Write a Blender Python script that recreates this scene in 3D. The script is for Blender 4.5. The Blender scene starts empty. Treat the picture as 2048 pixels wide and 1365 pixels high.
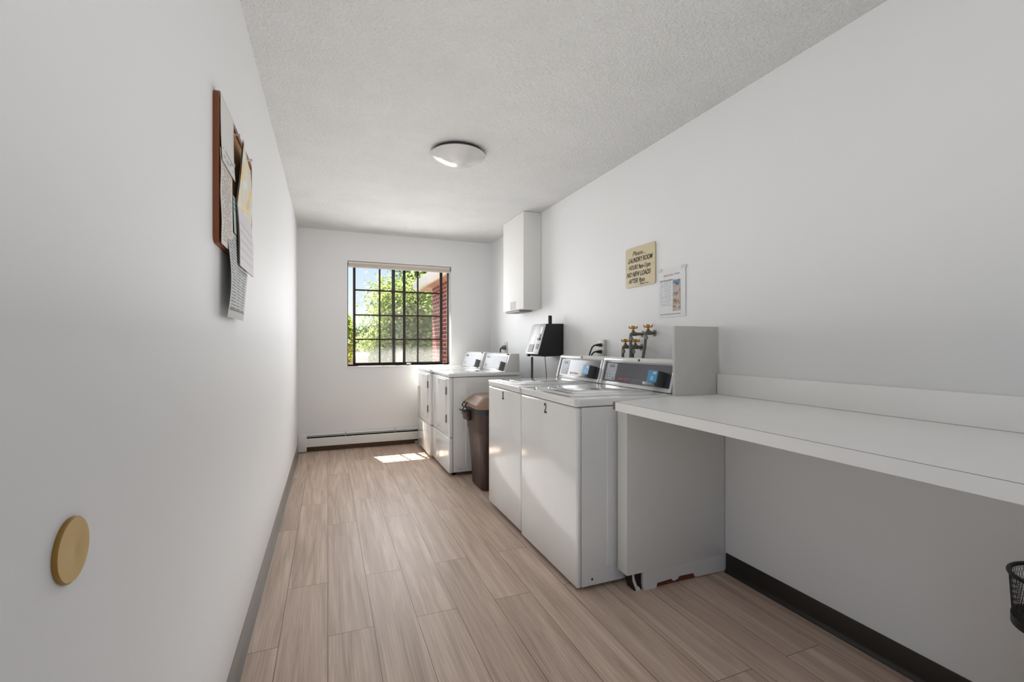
import bpy, bmesh, math, random
from mathutils import Vector, Matrix
random.seed(7)
S = bpy.context.scene
COL = S.collection
R = math.radians

# ------------------------------------------------------------------ camera, sky, sun, large lights, exposure
cam_d = bpy.data.cameras.new('camera'); cam = bpy.data.objects.new('camera', cam_d); COL.objects.link(cam)
cam.location = (0, 0, 1.176); cam.rotation_euler = (R(90), 0, -R(21.84))
cam_d.sensor_width = 36; cam_d.sensor_fit = 'HORIZONTAL'
cam_d.lens = 919 / 2048 * 36; cam_d.shift_y = 5.8 / 2048
cam_d.clip_start = .02; cam_d.clip_end = 300
S.camera = cam
S.view_settings.view_transform = 'Standard'; S.view_settings.look = 'None'
S.view_settings.gamma = 1; S.view_settings.use_curve_mapping = False
S.view_settings.exposure = 0.17

w = bpy.data.worlds.new('sky'); S.world = w; w.use_nodes = True
nt = w.node_tree; nt.nodes.clear()
wo = nt.nodes.new('ShaderNodeOutputWorld'); bg = nt.nodes.new('ShaderNodeBackground')
tc = nt.nodes.new('ShaderNodeTexCoord'); sx = nt.nodes.new('ShaderNodeSeparateXYZ'); cr = nt.nodes.new('ShaderNodeValToRGB')
cr.color_ramp.elements[0].position = 0.0; cr.color_ramp.elements[0].color = (.95, .97, 1, 1)
cr.color_ramp.elements[1].position = .35; cr.color_ramp.elements[1].color = (.36, .58, .98, 1)
e = cr.color_ramp.elements.new(.12); e.color = (.72, .85, 1, 1)
nt.links.new(tc.outputs['Generated'], sx.inputs[0]); nt.links.new(sx.outputs['Z'], cr.inputs[0])
nt.links.new(cr.outputs[0], bg.inputs[0]); bg.inputs[1].default_value = 1.0
nt.links.new(bg.outputs[0], wo.inputs[0])

def light(name, kind, loc, direction, energy, color=(1, 1, 1), **kw):
    d = bpy.data.lights.new(name, kind); d.energy = energy; d.color = color
    for k, v in kw.items(): setattr(d, k, v)
    o = bpy.data.objects.new(name, d); COL.objects.link(o); o.location = loc
    o.rotation_euler = Vector(direction).to_track_quat('-Z', 'Y').to_euler()
    return o
light('sun', 'SUN', (0, 9, 9), (.24, -1, -1.8), 24.0, (1, .95, .86), angle=R(.55))
light('window_daylight', 'AREA', (.80, 5.465, 1.50), (0, -1, 0), 17, (.96, .98, 1), shape='RECTANGLE', size=1.14, size_y=1.08, spread=R(150))
light('near_end_fill', 'AREA', (.35, -.45, 1.75), (.1, .45, 1), 5, (1, .99, .98), shape='RECTANGLE', size=.7, size_y=.5, specular_factor=0)  # added fill lamp behind the camera, aimed up; no such source in the room
light('ceiling_fill', 'AREA', (.6, 2.2, 1.2), (0, .001, 1), 11.5, (1, .995, .985), shape='RECTANGLE', size=1.3, size_y=4.4, specular_factor=0)  # added fill lamp floating mid-room, facing up to brighten ceiling and walls
light('floor_fill', 'AREA', (.4, 2.6, .05), (0, .001, 1), 6.5, (1, .99, .98), shape='RECTANGLE', size=.9, size_y=3.4, specular_factor=0)  # added fill lamp just above the floor, facing up; no real source

# ------------------------------------------------------------------ helpers
def lin(c):
    return tuple(((v / 255) / 12.92 if v / 255 <= .04045 else ((v / 255 + .055) / 1.055) ** 2.4) for v in c)
MATS = {}
def mat(name, rgb, rough=.5, metal=0, spec=.5, noise=0, nscale=8, bump=0, bscale=200, coat=0, bdist=.002, linear=False):
    if name in MATS: return MATS[name]
    m = bpy.data.materials.new(name); m.use_nodes = True; MATS[name] = m
    n = m.node_tree.nodes; l = m.node_tree.links; b = n['Principled BSDF']
    c = rgb if linear else lin(rgb)
    b.inputs['Base Color'].default_value = (*c, 1); b.inputs['Roughness'].default_value = rough
    b.inputs['Metallic'].default_value = metal; b.inputs['Specular IOR Level'].default_value = spec
    b.inputs['Coat Weight'].default_value = coat; b.inputs['Coat Roughness'].default_value = .08
    t = n.new('ShaderNodeTexCoord')
    tx = n.new('ShaderNodeTexNoise'); tx.inputs['Scale'].default_value = nscale; tx.inputs['Detail'].default_value = 5
    l.new(t.outputs['Object'], tx.inputs['Vector'])
    mx = n.new('ShaderNodeMix'); mx.data_type = 'RGBA'
    k = 1 - (noise or .04)
    mx.inputs[6].default_value = (*c, 1); mx.inputs[7].default_value = (c[0] * k, c[1] * k, c[2] * k, 1)
    l.new(tx.outputs['Fac'], mx.inputs[0]); l.new(mx.outputs[2], b.inputs['Base Color'])
    if bump:
        bt = n.new('ShaderNodeTexNoise'); bt.inputs['Scale'].default_value = bscale; bt.inputs['Detail'].default_value = 3
        bn = n.new('ShaderNodeBump'); bn.inputs['Strength'].default_value = bump; bn.inputs['Distance'].default_value = bdist
        l.new(t.outputs['Object'], bt.inputs['Vector']); l.new(bt.outputs['Fac'], bn.inputs['Height']); l.new(bn.outputs[0], b.inputs['Normal'])
    return m

OFF = {}
class MB:
    def __init__(s): s.bm = bmesh.new()
    def _merge(s, b2):
        me = bpy.data.meshes.new('t'); b2.to_mesh(me); b2.free(); s.bm.from_mesh(me); bpy.data.meshes.remove(me)
    def box(s, x0, x1, y0, y1, z0, z1, bev=0, seg=3, M=None):
        b = bmesh.new(); bmesh.ops.create_cube(b, size=1)
        for v in b.verts:
            v.co = Vector(((x0 + x1) / 2 + v.co.x * (x1 - x0), (y0 + y1) / 2 + v.co.y * (y1 - y0), (z0 + z1) / 2 + v.co.z * (z1 - z0)))
        if bev: bmesh.ops.bevel(b, geom=b.edges[:], offset=bev, segments=seg, affect='EDGES', profile=.5)
        if M: bmesh.ops.transform(b, matrix=M, verts=b.verts[:])
        s._merge(b); return s
    def prism(s, pts, axis, a0, a1, bev=0, seg=2):
        """pts polygon in the two other axes (in xyz order), extruded along axis from a0 to a1"""
        b = bmesh.new()
        def P(p, a): return {'x': (a, p[0], p[1]), 'y': (p[0], a, p[1]), 'z': (p[0], p[1], a)}[axis]
        v0 = [b.verts.new(P(p, a0)) for p in pts]; v1 = [b.verts.new(P(p, a1)) for p in pts]
        b.faces.new(v0); b.faces.new(v1[::-1])
        for i in range(len(pts)):
            j = (i + 1) % len(pts); b.faces.new((v0[j], v0[i], v1[i], v1[j]))
        bmesh.ops.recalc_face_normals(b, faces=b.faces[:])
        if bev: bmesh.ops.bevel(b, geom=b.edges[:], offset=bev, segments=seg, affect='EDGES', profile=.5)
        s._merge(b); return s
    def tube(s, pts, r, n=12, cap=True):
        pts = [Vector(p) for p in pts]; rs = r if isinstance(r, (list, tuple)) else [r] * len(pts)
        b = bmesh.new(); rings = []; up = None
        for i, p in enumerate(pts):
            d = (pts[min(i + 1, len(pts) - 1)] - pts[max(i - 1, 0)]).normalized()
            if up is None: up = d.orthogonal().normalized()
            up = (up - d * up.dot(d)).normalized(); sd = d.cross(up)
            rings.append([b.verts.new(p + (up * math.cos(2 * math.pi * k / n) + sd * math.sin(2 * math.pi * k / n)) * rs[i]) for k in range(n)])
        for a, c in zip(rings, rings[1:]):
            for k in range(n): b.faces.new((a[k], a[(k + 1) % n], c[(k + 1) % n], c[k]))
        if cap: b.faces.new(rings[0][::-1]); b.faces.new(rings[-1])
        bmesh.ops.recalc_face_normals(b, faces=b.faces[:]); s._merge(b); return s
    def lathe(s, prof, c, axis='z', n=48):
        """prof: list of (radius, height) turned round an axis through c"""
        b = bmesh.new(); rings = []
        A = {'z': (Vector((1, 0, 0)), Vector((0, 1, 0)), Vector((0, 0, 1))), 'x': (Vector((0, 1, 0)), Vector((0, 0, 1)), Vector((1, 0, 0))),
             'y': (Vector((1, 0, 0)), Vector((0, 0, 1)), Vector((0, 1, 0)))}[axis]
        for r, h in prof:
            rings.append([b.verts.new(Vector(c) + A[0] * r * math.cos(2 * math.pi * k / n) + A[1] * r * math.sin(2 * math.pi * k / n) + A[2] * h) for k in range(n)])
        for p, q in zip(rings, rings[1:]):
            for k in range(n): b.faces.new((p[k], p[(k + 1) % n], q[(k + 1) % n], q[k]))
        b.faces.new(rings[0][::-1]); b.faces.new(rings[-1])
        bmesh.ops.remove_doubles(b, verts=b.verts[:], dist=1e-6); bmesh.ops.recalc_face_normals(b, faces=b.faces[:]); s._merge(b); return s
    def sheet(s, f, nu=12, nv=16, th=.0006):
        """a thin sheet: f(u,v) -> point, u,v in 0..1, given real thickness; UVs kept"""
        b = bmesh.new(); uv = b.loops.layers.uv.new('UVMap')
        g = [[Vector(f(i / nu, j / nv)) for j in range(nv + 1)] for i in range(nu + 1)]
        nrm = (g[nu][0] - g[0][0]).cross(g[0][nv] - g[0][0]).normalized()
        la = [[b.verts.new(p) for p in r] for r in g]; lb = [[b.verts.new(p - nrm * th) for p in r] for r in g]
        def face(vs, uvs):
            fc = b.faces.new(vs)
            for lp, q in zip(fc.loops, uvs): lp[uv].uv = q
        for i in range(nu):
            for j in range(nv):
                q = [(i / nu, j / nv), ((i + 1) / nu, j / nv), ((i + 1) / nu, (j + 1) / nv), (i / nu, (j + 1) / nv)]
                face((la[i][j], la[i + 1][j], la[i + 1][j + 1], la[i][j + 1]), q)
                face((lb[i][j], lb[i][j + 1], lb[i + 1][j + 1], lb[i + 1][j]), [q[0], q[3], q[2], q[1]])
        for i in range(nu):
            for j in (0, nv): face((la[i][j], la[i + 1][j], lb[i + 1][j], lb[i][j]), [(0, 0)] * 4)
        for j in range(nv):
            for i in (0, nu): face((la[i][j], la[i][j + 1], lb[i][j + 1], lb[i][j]), [(0, 0)] * 4)
        s._merge(b); return s
    def text(s, txt, size, fr, shear=0, align='CENTER', th=.0006, sx=1, off=0, width=None):
        """letters as solid shapes; fr(u,v,w) maps text plane to the place"""
        c = bpy.data.curves.new('t', 'FONT'); c.body = txt; c.size = size; c.shear = shear; c.align_x = align
        c.extrude = th / 2; c.resolution_u = 3; c.offset = off
        o = bpy.data.objects.new('t', c); COL.objects.link(o)
        dg = bpy.context.evaluated_depsgraph_get(); me = bpy.data.meshes.new_from_object(o.evaluated_get(dg))
        if width:
            xs = [v.co.x for v in me.vertices]; sx = width / (max(xs) - min(xs)); mid = (max(xs) + min(xs)) / 2
            for v in me.vertices: v.co.x -= mid
        for v in me.vertices: v.co = Vector(fr(v.co.x * sx, v.co.y, v.co.z))
        s.bm.from_mesh(me); bpy.data.objects.remove(o); bpy.data.curves.remove(c); bpy.data.meshes.remove(me); return s
    def build(s, name, m, parent=None, loc=None, smooth=True, angle=35):
        off = OFF[parent.name] if parent else Vector(loc or (0, 0, 0))
        for v in s.bm.verts: v.co -= off
        me = bpy.data.meshes.new(name); s.bm.to_mesh(me); s.bm.free()
        if smooth and me.polygons:
            me.polygons.foreach_set('use_smooth', [True] * len(me.polygons)); me.set_sharp_from_angle(angle=R(angle))
        me.materials.append(m)
        o = bpy.data.objects.new(name, me); COL.objects.link(o)
        if parent: o.parent = parent
        else: o.location = off
        OFF[o.name] = off
        return o
def tag(o, label=None, cat=None, group=None, kind=None):
    for k, v in (('label', label), ('category', cat), ('group', group), ('kind', kind)):
        if v: o[k] = v
    return o
def thing(name, loc, label, cat, group=None):
    o = bpy.data.objects.new(name, None); COL.objects.link(o); o.location = loc; o.empty_display_size = .05
    OFF[o.name] = Vector(loc); return tag(o, label, cat, group)
def copy_tree(o, d=None, parent=None):
    c = o.copy(); COL.objects.link(c)
    if parent: c.parent = parent
    elif d: c.location = Vector(o.location) + Vector(d)
    for ch in list(o.children): copy_tree(ch, None, c)
    return c
def struct(mb, name, m, **k): return tag(mb.build(name, m, **k), kind='structure')
def rrect(a0, a1, b0, b1, r, n=6):
    pts = []
    for (cx, cy, t0) in ((a1 - r, b1 - r, 0), (a0 + r, b1 - r, 90), (a0 + r, b0 + r, 180), (a1 - r, b0 + r, 270)):
        for i in range(n + 1):
            t = R(t0 + 90 * i / n); pts.append((cx + r * math.cos(t), cy + r * math.sin(t)))
    return pts

# ------------------------------------------------------------------ materials
def wall_mat(name, rgb, rough, bump=.12, bscale=260):
    m = mat(name, rgb, rough, noise=.03, nscale=2.2, bump=bump, bscale=bscale, bdist=.001); return m
M_WALL = wall_mat('painted wall', (236, 236, 236), .5)
M_WALLL = wall_mat('satin painted wall', (236, 236, 236), .62); M_WALLL.node_tree.nodes['Principled BSDF'].inputs['Specular IOR Level'].default_value = .2
M_SILL = mat('glossy white sill', (240, 239, 237), .28, coat=.0)
M_TRIMW = mat('white trim', (238, 237, 234), .35)
M_PAINT = mat('painted board', (226, 225, 220), .5, bump=.15, bscale=120, noise=.06, nscale=14)
M_ENAMEL = mat('white enamel', (232, 232, 230), .16, spec=.5, coat=.3)
M_ENAMEL_TOP = mat('glossy white lid', (238, 238, 237), .07, coat=.6)
M_LAM = mat('white laminate', (248, 247, 245), .32)
M_BLACK = mat('black plastic', (22, 22, 22), .45, bump=.2, bscale=400)
M_DARK = mat('slot shade', (14, 13, 12), .8)
M_RUBBER = mat('black rubber', (16, 16, 16), .5)
M_GREYP = mat('grey plastic', (112, 112, 112), .4)
M_GREYD = mat('dark grey plastic', (66, 66, 68), .4)
M_BRONZE = mat('dark bronze metal', (48, 36, 30), .4, metal=.2)
M_STEEL = mat('galvanised steel', (150, 148, 142), .35, metal=.7, noise=.2, nscale=60)
M_BRASSOLD = mat('weathered brass', (128, 122, 110), .45, metal=.6, noise=.4, nscale=50)
M_YELLOW = mat('yellow paint', (205, 146, 28), .4, noise=.2, nscale=40)
M_HOSE = mat('grey rubber hose', (104, 102, 98), .55)
M_PLATE = mat('ivory plate', (214, 212, 204), .4)

def ceiling_mat():
    m = bpy.data.materials.new('textured ceiling'); m.use_nodes = True; n = m.node_tree.nodes; l = m.node_tree.links; b = n['Principled BSDF']
    b.inputs['Roughness'].default_value = .9; b.inputs['Specular IOR Level'].default_value = .1
    t = n.new('ShaderNodeTexCoord'); a = n.new('ShaderNodeTexNoise'); a.inputs['Scale'].default_value = 78; a.inputs['Detail'].default_value = 4; a.inputs['Roughness'].default_value = .65
    c = n.new('ShaderNodeTexNoise'); c.inputs['Scale'].default_value = 2.6; c.inputs['Detail'].default_value = 6; c.inputs['Roughness'].default_value = .65
    rp = n.new('ShaderNodeValToRGB'); rp.color_ramp.elements[0].position = .35; rp.color_ramp.elements[1].position = .65
    rp.color_ramp.elements[0].color = (*lin((243, 242, 239)), 1); rp.color_ramp.elements[1].color = (*lin((249, 248, 246)), 1)
    bn = n.new('ShaderNodeBump'); bn.inputs['Strength'].default_value = .9; bn.inputs['Distance'].default_value = .035
    l.new(t.outputs['Object'], a.inputs['Vector']); l.new(t.outputs['Object'], c.inputs['Vector']); l.new(c.outputs['Fac'], rp.inputs[0])
    l.new(rp.outputs[0], b.inputs['Base Color']); l.new(a.outputs['Fac'], bn.inputs['Height']); l.new(bn.outputs[0], b.inputs['Normal'])
    return m
def floor_mat():
    m = bpy.data.materials.new('wood plank floor'); m.use_nodes = True; n = m.node_tree.nodes; l = m.node_tree.links; b = n['Principled BSDF']
    t = n.new('ShaderNodeTexCoord'); sp = n.new('ShaderNodeSeparateXYZ'); cb = n.new('ShaderNodeCombineXYZ')
    l.new(t.outputs['Object'], sp.inputs[0]); l.new(sp.outputs['Y'], cb.inputs[0]); l.new(sp.outputs['X'], cb.inputs[1])
    br = n.new('ShaderNodeTexBrick'); br.offset = .37; br.offset_frequency = 2
    br.inputs['Scale'].default_value = 1; br.inputs['Brick Width'].default_value = 1.22; br.inputs['Row Height'].default_value = .178
    br.inputs['Mortar Size'].default_value = .0011; br.inputs['Mortar Smooth'].default_value = .2; br.inputs['Bias'].default_value = 0
    br.inputs['Color1'].default_value = (0, 0, 0, 1); br.inputs['Color2'].default_value = (1, 1, 1, 1); br.inputs['Mortar'].default_value = (.5, .5, .5, 1)
    l.new(cb.outputs[0], br.inputs['Vector'])
    # per-plank shift of the grain
    sh = n.new('ShaderNodeVectorMath'); sh.operation = 'MULTIPLY_ADD'
    l.new(br.outputs['Color'], sh.inputs[0]); sh.inputs[1].default_value = (7, 3, 5); l.new(t.outputs['Object'], sh.inputs[2])
    def grain(scale, det, sc, dist=.4):
        mp = n.new('ShaderNodeMapping'); mp.inputs['Scale'].default_value = sc; l.new(sh.outputs[0], mp.inputs['Vector'])
        g = n.new('ShaderNodeTexNoise'); g.inputs['Scale'].default_value = scale; g.inputs['Detail'].default_value = det; g.inputs['Roughness'].default_value = .6; g.inputs['Distortion'].default_value = dist
        l.new(mp.outputs[0], g.inputs['Vector']); return g
    g1 = grain(1, 6, (26, 1.3, 1), .8); g2 = grain(1, 4, (150, 4, 1), .2)
    mp = n.new('ShaderNodeMapping'); mp.inputs['Scale'].default_value = (1, .12, 1); l.new(sh.outputs[0], mp.inputs['Vector'])
    wv = n.new('ShaderNodeTexWave'); wv.wave_type = 'BANDS'; wv.bands_direction = 'X'; wv.inputs['Scale'].default_value = 26; wv.inputs['Distortion'].default_value = 9; wv.inputs['Detail'].default_value = 3; wv.inputs['Detail Scale'].default_value = .8
    l.new(mp.outputs[0], wv.inputs['Vector'])
    def mix(fac, a, c, ty='MIX'):
        x = n.new('ShaderNodeMix'); x.data_type = 'RGBA'; x.blend_type = ty
        for s_, v in ((0, fac), (6, a), (7, c)):
            if isinstance(v, (int, float)): x.inputs[s_].default_value = v
            elif isinstance(v, tuple): x.inputs[s_].default_value = (*v, 1)
            else: l.new(v, x.inputs[s_])
        return x.outputs[2]
    rp = n.new('ShaderNodeValToRGB'); rp.color_ramp.elements[0].position = .3; rp.color_ramp.elements[1].position = .7
    rp.color_ramp.elements[0].color = (*lin((184, 160, 142)), 1); rp.color_ramp.elements[1].color = (*lin((228, 205, 187)), 1)
    l.new(g1.outputs['Fac'], rp.inputs[0])
    c = mix(.06, rp.outputs[0], wv.outputs['Color'], 'OVERLAY')
    fine = n.new('ShaderNodeValToRGB'); fine.color_ramp.elements[0].position = .35; fine.color_ramp.elements[1].position = .6
    fine.color_ramp.elements[0].color = (.70, .68, .66, 1); fine.color_ramp.elements[1].color = (1, 1, 1, 1); l.new(g2.outputs['Fac'], fine.inputs[0])
    c = mix(.30, c, fine.outputs[0], 'MULTIPLY')
    tone = n.new('ShaderNodeValToRGB'); tone.color_ramp.elements[0].color = (.92, .91, .90, 1); tone.color_ramp.elements[1].color = (1.05, 1.05, 1.05, 1); l.new(br.outputs['Color'], tone.inputs[0])
    c = mix(1.0, c, tone.outputs[0], 'MULTIPLY')
    c = mix(br.outputs['Fac'], c, lin((70, 52, 40)))
    l.new(c, b.inputs['Base Color']); b.inputs['Roughness'].default_value = .45; b.inputs['Specular IOR Level'].default_value = .4
    bn = n.new('ShaderNodeBump'); bn.inputs['Strength'].default_value = .12; bn.inputs['Distance'].default_value = .001
    l.new(g2.outputs['Fac'], bn.inputs['Height']); l.new(bn.outputs[0], b.inputs['Normal'])
    return m
def brick_mat():
    m = bpy.data.materials.new('red brick'); m.use_nodes = True; n = m.node_tree.nodes; l = m.node_tree.links; b = n['Principled BSDF']
    t = n.new('ShaderNodeTexCoord'); sp = n.new('ShaderNodeSeparateXYZ'); cb = n.new('ShaderNodeCombineXYZ'); ad = n.new('ShaderNodeMath'); ad.operation = 'ADD'
    l.new(t.outputs['Object'], sp.inputs[0]); l.new(sp.outputs['X'], ad.inputs[0]); l.new(sp.outputs['Y'], ad.inputs[1]); l.new(ad.outputs[0], cb.inputs[0]); l.new(sp.outputs['Z'], cb.inputs[1])
    br = n.new('ShaderNodeTexBrick'); br.inputs['Scale'].default_value = 1; br.inputs['Brick Width'].default_value = .203; br.inputs['Row Height'].default_value = .0677; br.inputs['Mortar Size'].default_value = .007
    br.inputs['Color1'].default_value = (*lin((150, 66, 44)), 1); br.inputs['Color2'].default_value = (*lin((112, 46, 34)), 1); br.inputs['Mortar'].default_value = (*lin((200, 178, 160)), 1)
    l.new(cb.outputs[0], br.inputs['Vector']); l.new(br.outputs['Color'], b.inputs['Base Color']); b.inputs['Roughness'].default_value = .85
    bn = n.new('ShaderNodeBump'); bn.inputs['Strength'].default_value = .4; bn.inputs['Distance'].default_value = .006; bn.invert = True
    l.new(br.outputs['Fac'], bn.inputs['Height']); l.new(bn.outputs[0], b.inputs['Normal'])
    return m
def glass_mat():
    """clear pane with a whitish mineral film, thick along the bottom of the pane"""
    m = bpy.data.materials.new('filmed window glass'); m.use_nodes = True; n = m.node_tree.nodes; l = m.node_tree.links; n.clear()
    out = n.new('ShaderNodeOutputMaterial'); tr = n.new('ShaderNodeBsdfTransparent'); gl = n.new('ShaderNodeBsdfGlossy'); gl.inputs['Roughness'].default_value = .02
    tr.inputs[0].default_value = (.97, .98, .97, 1)
    df = n.new('ShaderNodeBsdfDiffuse'); tl = n.new('ShaderNodeBsdfTranslucent'); df.inputs[0].default_value = (.85, .87, .9, 1); tl.inputs[0].default_value = (.85, .87, .9, 1)
    m1 = n.new('ShaderNodeMixShader'); m1.inputs[0].default_value = .03; l.new(tr.outputs[0], m1.inputs[1]); l.new(gl.outputs[0], m1.inputs[2])
    m2 = n.new('ShaderNodeMixShader'); m2.inputs[0].default_value = .8; l.new(df.outputs[0], m2.inputs[1]); l.new(tl.outputs[0], m2.inputs[2])
    t = n.new('ShaderNodeTexCoord'); sp = n.new('ShaderNodeSeparateXYZ'); l.new(t.outputs['UV'], sp.inputs[0])
    no = n.new('ShaderNodeTexNoise'); no.inputs['Scale'].default_value = 7; no.inputs['Detail'].default_value = 4; l.new(t.outputs['UV'], no.inputs['Vector'])
    ma = n.new('ShaderNodeMath'); ma.operation = 'MULTIPLY_ADD'; ma.inputs[1].default_value = -.13; l.new(no.outputs['Fac'], ma.inputs[0]); l.new(sp.outputs['Y'], ma.inputs[2])
    rp = n.new('ShaderNodeValToRGB'); rp.color_ramp.interpolation = 'EASE'
    rp.color_ramp.elements[0].position = -0.0; rp.color_ramp.elements[0].color = (.10, .10, .10, 1); rp.color_ramp.elements[1].position = .13; rp.color_ramp.elements[1].color = (.016, .012, .012, 1)
    l.new(ma.outputs[0], rp.inputs[0])
    m3 = n.new('ShaderNodeMixShader'); l.new(rp.outputs[0], m3.inputs[0]); l.new(m1.outputs[0], m3.inputs[1]); l.new(m2.outputs[0], m3.inputs[2]); l.new(m3.outputs[0], out.inputs[0])
    return m
def print_mat(name, paper, ink, rows, cols=1, u0=.08, u1=.92, v0=.06, v1=.94, fill=.5, dens=.42, wscale=30):
    """paper printed with rows of small type (uses the sheet's UVs)"""
    m = bpy.data.materials.new(name); m.use_nodes = True; n = m.node_tree.nodes; l = m.node_tree.links; b = n['Principled BSDF']; b.inputs['Roughness'].default_value = .7
    t = n.new('ShaderNodeTexCoord'); sp = n.new('ShaderNodeSeparateXYZ'); l.new(t.outputs['UV'], sp.inputs[0])
    def mth(op, a, c=0.0):
        x = n.new('ShaderNodeMath'); x.operation = op
        for i, v in enumerate((a, c)):
            if isinstance(v, (int, float)): x.inputs[i].default_value = v
            else: l.new(v, x.inputs[i])
        return x.outputs[0]
    u, v = sp.outputs['X'], sp.outputs['Y']
    row = mth('LESS_THAN', mth('FRACT', mth('MULTIPLY', v, rows)), fill)
    box = mth('MULTIPLY', mth('MULTIPLY', mth('GREATER_THAN', u, u0), mth('LESS_THAN', u, u1)), mth('MULTIPLY', mth('GREATER_THAN', v, v0), mth('LESS_THAN', v, v1)))
    gut = mth('LESS_THAN', mth('FRACT', mth('MULTIPLY', mth('SUBTRACT', u, u0), cols / (u1 - u0))), .9 if cols > 1 else 2)
    cb = n.new('ShaderNodeCombineXYZ'); l.new(mth('MULTIPLY', u, wscale), cb.inputs[0]); l.new(mth('MULTIPLY', mth('FLOOR', mth('MULTIPLY', v, rows)), 3.7), cb.inputs[1])
    no = n.new('ShaderNodeTexNoise'); no.inputs['Scale'].default_value = 1; no.inputs['Detail'].default_value = 1; l.new(cb.outputs[0], no.inputs['Vector'])
    word = mth('GREATER_THAN', no.outputs['Fac'], dens)
    k = mth('MULTIPLY', mth('MULTIPLY', row, box), mth('MULTIPLY', gut, word))
    mx = n.new('ShaderNodeMix'); mx.data_type = 'RGBA'; l.new(k, mx.inputs[0]); mx.inputs[6].default_value = (*lin(paper), 1); mx.inputs[7].default_value = (*lin(ink), 1)
    l.new(mx.outputs[2], b.inputs['Base Color'])
    b.inputs['Subsurface Weight'].default_value = 0
    return m
def blotch_mat(name, cols, scale=4, rough=.35):
    m = bpy.data.materials.new(name); m.use_nodes = True; n = m.node_tree.nodes; l = m.node_tree.links; b = n['Principled BSDF']; b.inputs['Roughness'].default_value = rough
    t = n.new('ShaderNodeTexCoord'); no = n.new('ShaderNodeTexNoise'); no.inputs['Scale'].default_value = scale; no.inputs['Detail'].default_value = 3
    rp = n.new('ShaderNodeValToRGB'); k = len(cols)
    while len(rp.color_ramp.elements) < k: rp.color_ramp.elements.new(.5)
    for i, c in enumerate(cols):
        rp.color_ramp.elements[i].position = .3 + .4 * i / (k - 1); rp.color_ramp.elements[i].color = (*lin(c), 1)
    l.new(t.outputs['Object'], no.inputs['Vector']); l.new(no.outputs['Fac'], rp.inputs[0]); l.new(rp.outputs[0], b.inputs['Base Color']); return m
M_FLOOR = floor_mat(); M_CEIL = ceiling_mat(); M_BRICK = brick_mat(); M_GLASS = glass_mat()

# ------------------------------------------------------------------ room shell
XL, XR, YN, YF, H = -.30, 1.909, -1.0, 5.49, 2.44
struct(MB().box(XL - .12, XR + .12, YN - .12, YF + .23, -.1, 0), 'floor', M_FLOOR, smooth=False)
struct(MB().box(XL - .12, XR + .12, YN - .12, YF + .23, H, H + .1), 'ceiling', M_CEIL, smooth=False)
struct(MB().box(XL - .12, XL, YN, YF, 0, H), 'wall_left', M_WALLL, smooth=False)
struct(MB().box(XR, XR + .12, YN, YF, 0, H), 'wall_right', M_WALL, smooth=False)
WX0, WX1, WZ0, WZ1 = .205, 1.400, .925, 2.117
mb = MB(); mb.box(XL - .12, WX0, YF, YF + .23, 0, H); mb.box(WX1, XR + .12, YF, YF + .23, 0, H)
mb.box(WX0, WX1, YF, YF + .23, 0, WZ0); mb.box(WX0, WX1, YF, YF + .23, WZ1, H)
struct(mb, 'wall_far', M_WALL, smooth=False)
mb = MB(); mb.box(XL - .12, -.2, YN - .12, YN, 0, H); mb.box(.72, XR + .12, YN - .12, YN, 0, H); mb.box(-.2, .72, YN - .12, YN, 2.05, H)
struct(mb, 'wall_near', M_WALL, smooth=False)
mb = MB(); mb.box(-3, WX0, YF + .23, YF + .37, -2.8, 2.17); mb.box(1.47, 1.80, YF + .23, YF + .37, -2.8, 2.17); mb.box(WX0, 1.47, YF + .23, YF + .37, -2.8, .90); mb.box(WX0, 1.47, YF + .23, YF + .37, 2.125, 2.17)
struct(mb, 'wall_sun_blocker', M_BRICK, smooth=False)  # brick veneer added outside to block a sliver of sun beside the sash
# window stool, a white painted ledge at the foot of the opening
struct(MB().box(WX0, WX1, YF - .012, YF + .23, WZ0 - .018, WZ0, .003), 'trim_1', M_SILL)
M_COVEL = mat('lit vinyl cove base', (142, 139, 134), .3, noise=.15, nscale=6)  # vinyl base with its window-lit look put into the colour
M_COVER = mat('shaded vinyl cove base', (34, 29, 25), .35, noise=.2, nscale=5)  # same vinyl, coloured darker for the shade under the counter
def cove(x, sgn, y0, y1, name, m):
    pr = [(x, 0), (x + sgn * .016, 0), (x + sgn * .012, .004), (x + sgn * .0065, .012), (x + sgn * .004, .022), (x + sgn * .004, .093), (x + sgn * .002, .0975), (x, .0975)]
    return struct(MB().prism(pr, 'y', y0, y1), name, m)
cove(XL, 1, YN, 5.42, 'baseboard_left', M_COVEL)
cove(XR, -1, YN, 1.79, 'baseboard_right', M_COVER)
struct(MB().box(XL + .02, .955, YF - .014, YF, 0, .055, .002), 'baseboard_far', mat('brown baseboard', (104, 78, 54), .5, noise=.3, nscale=12))

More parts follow.
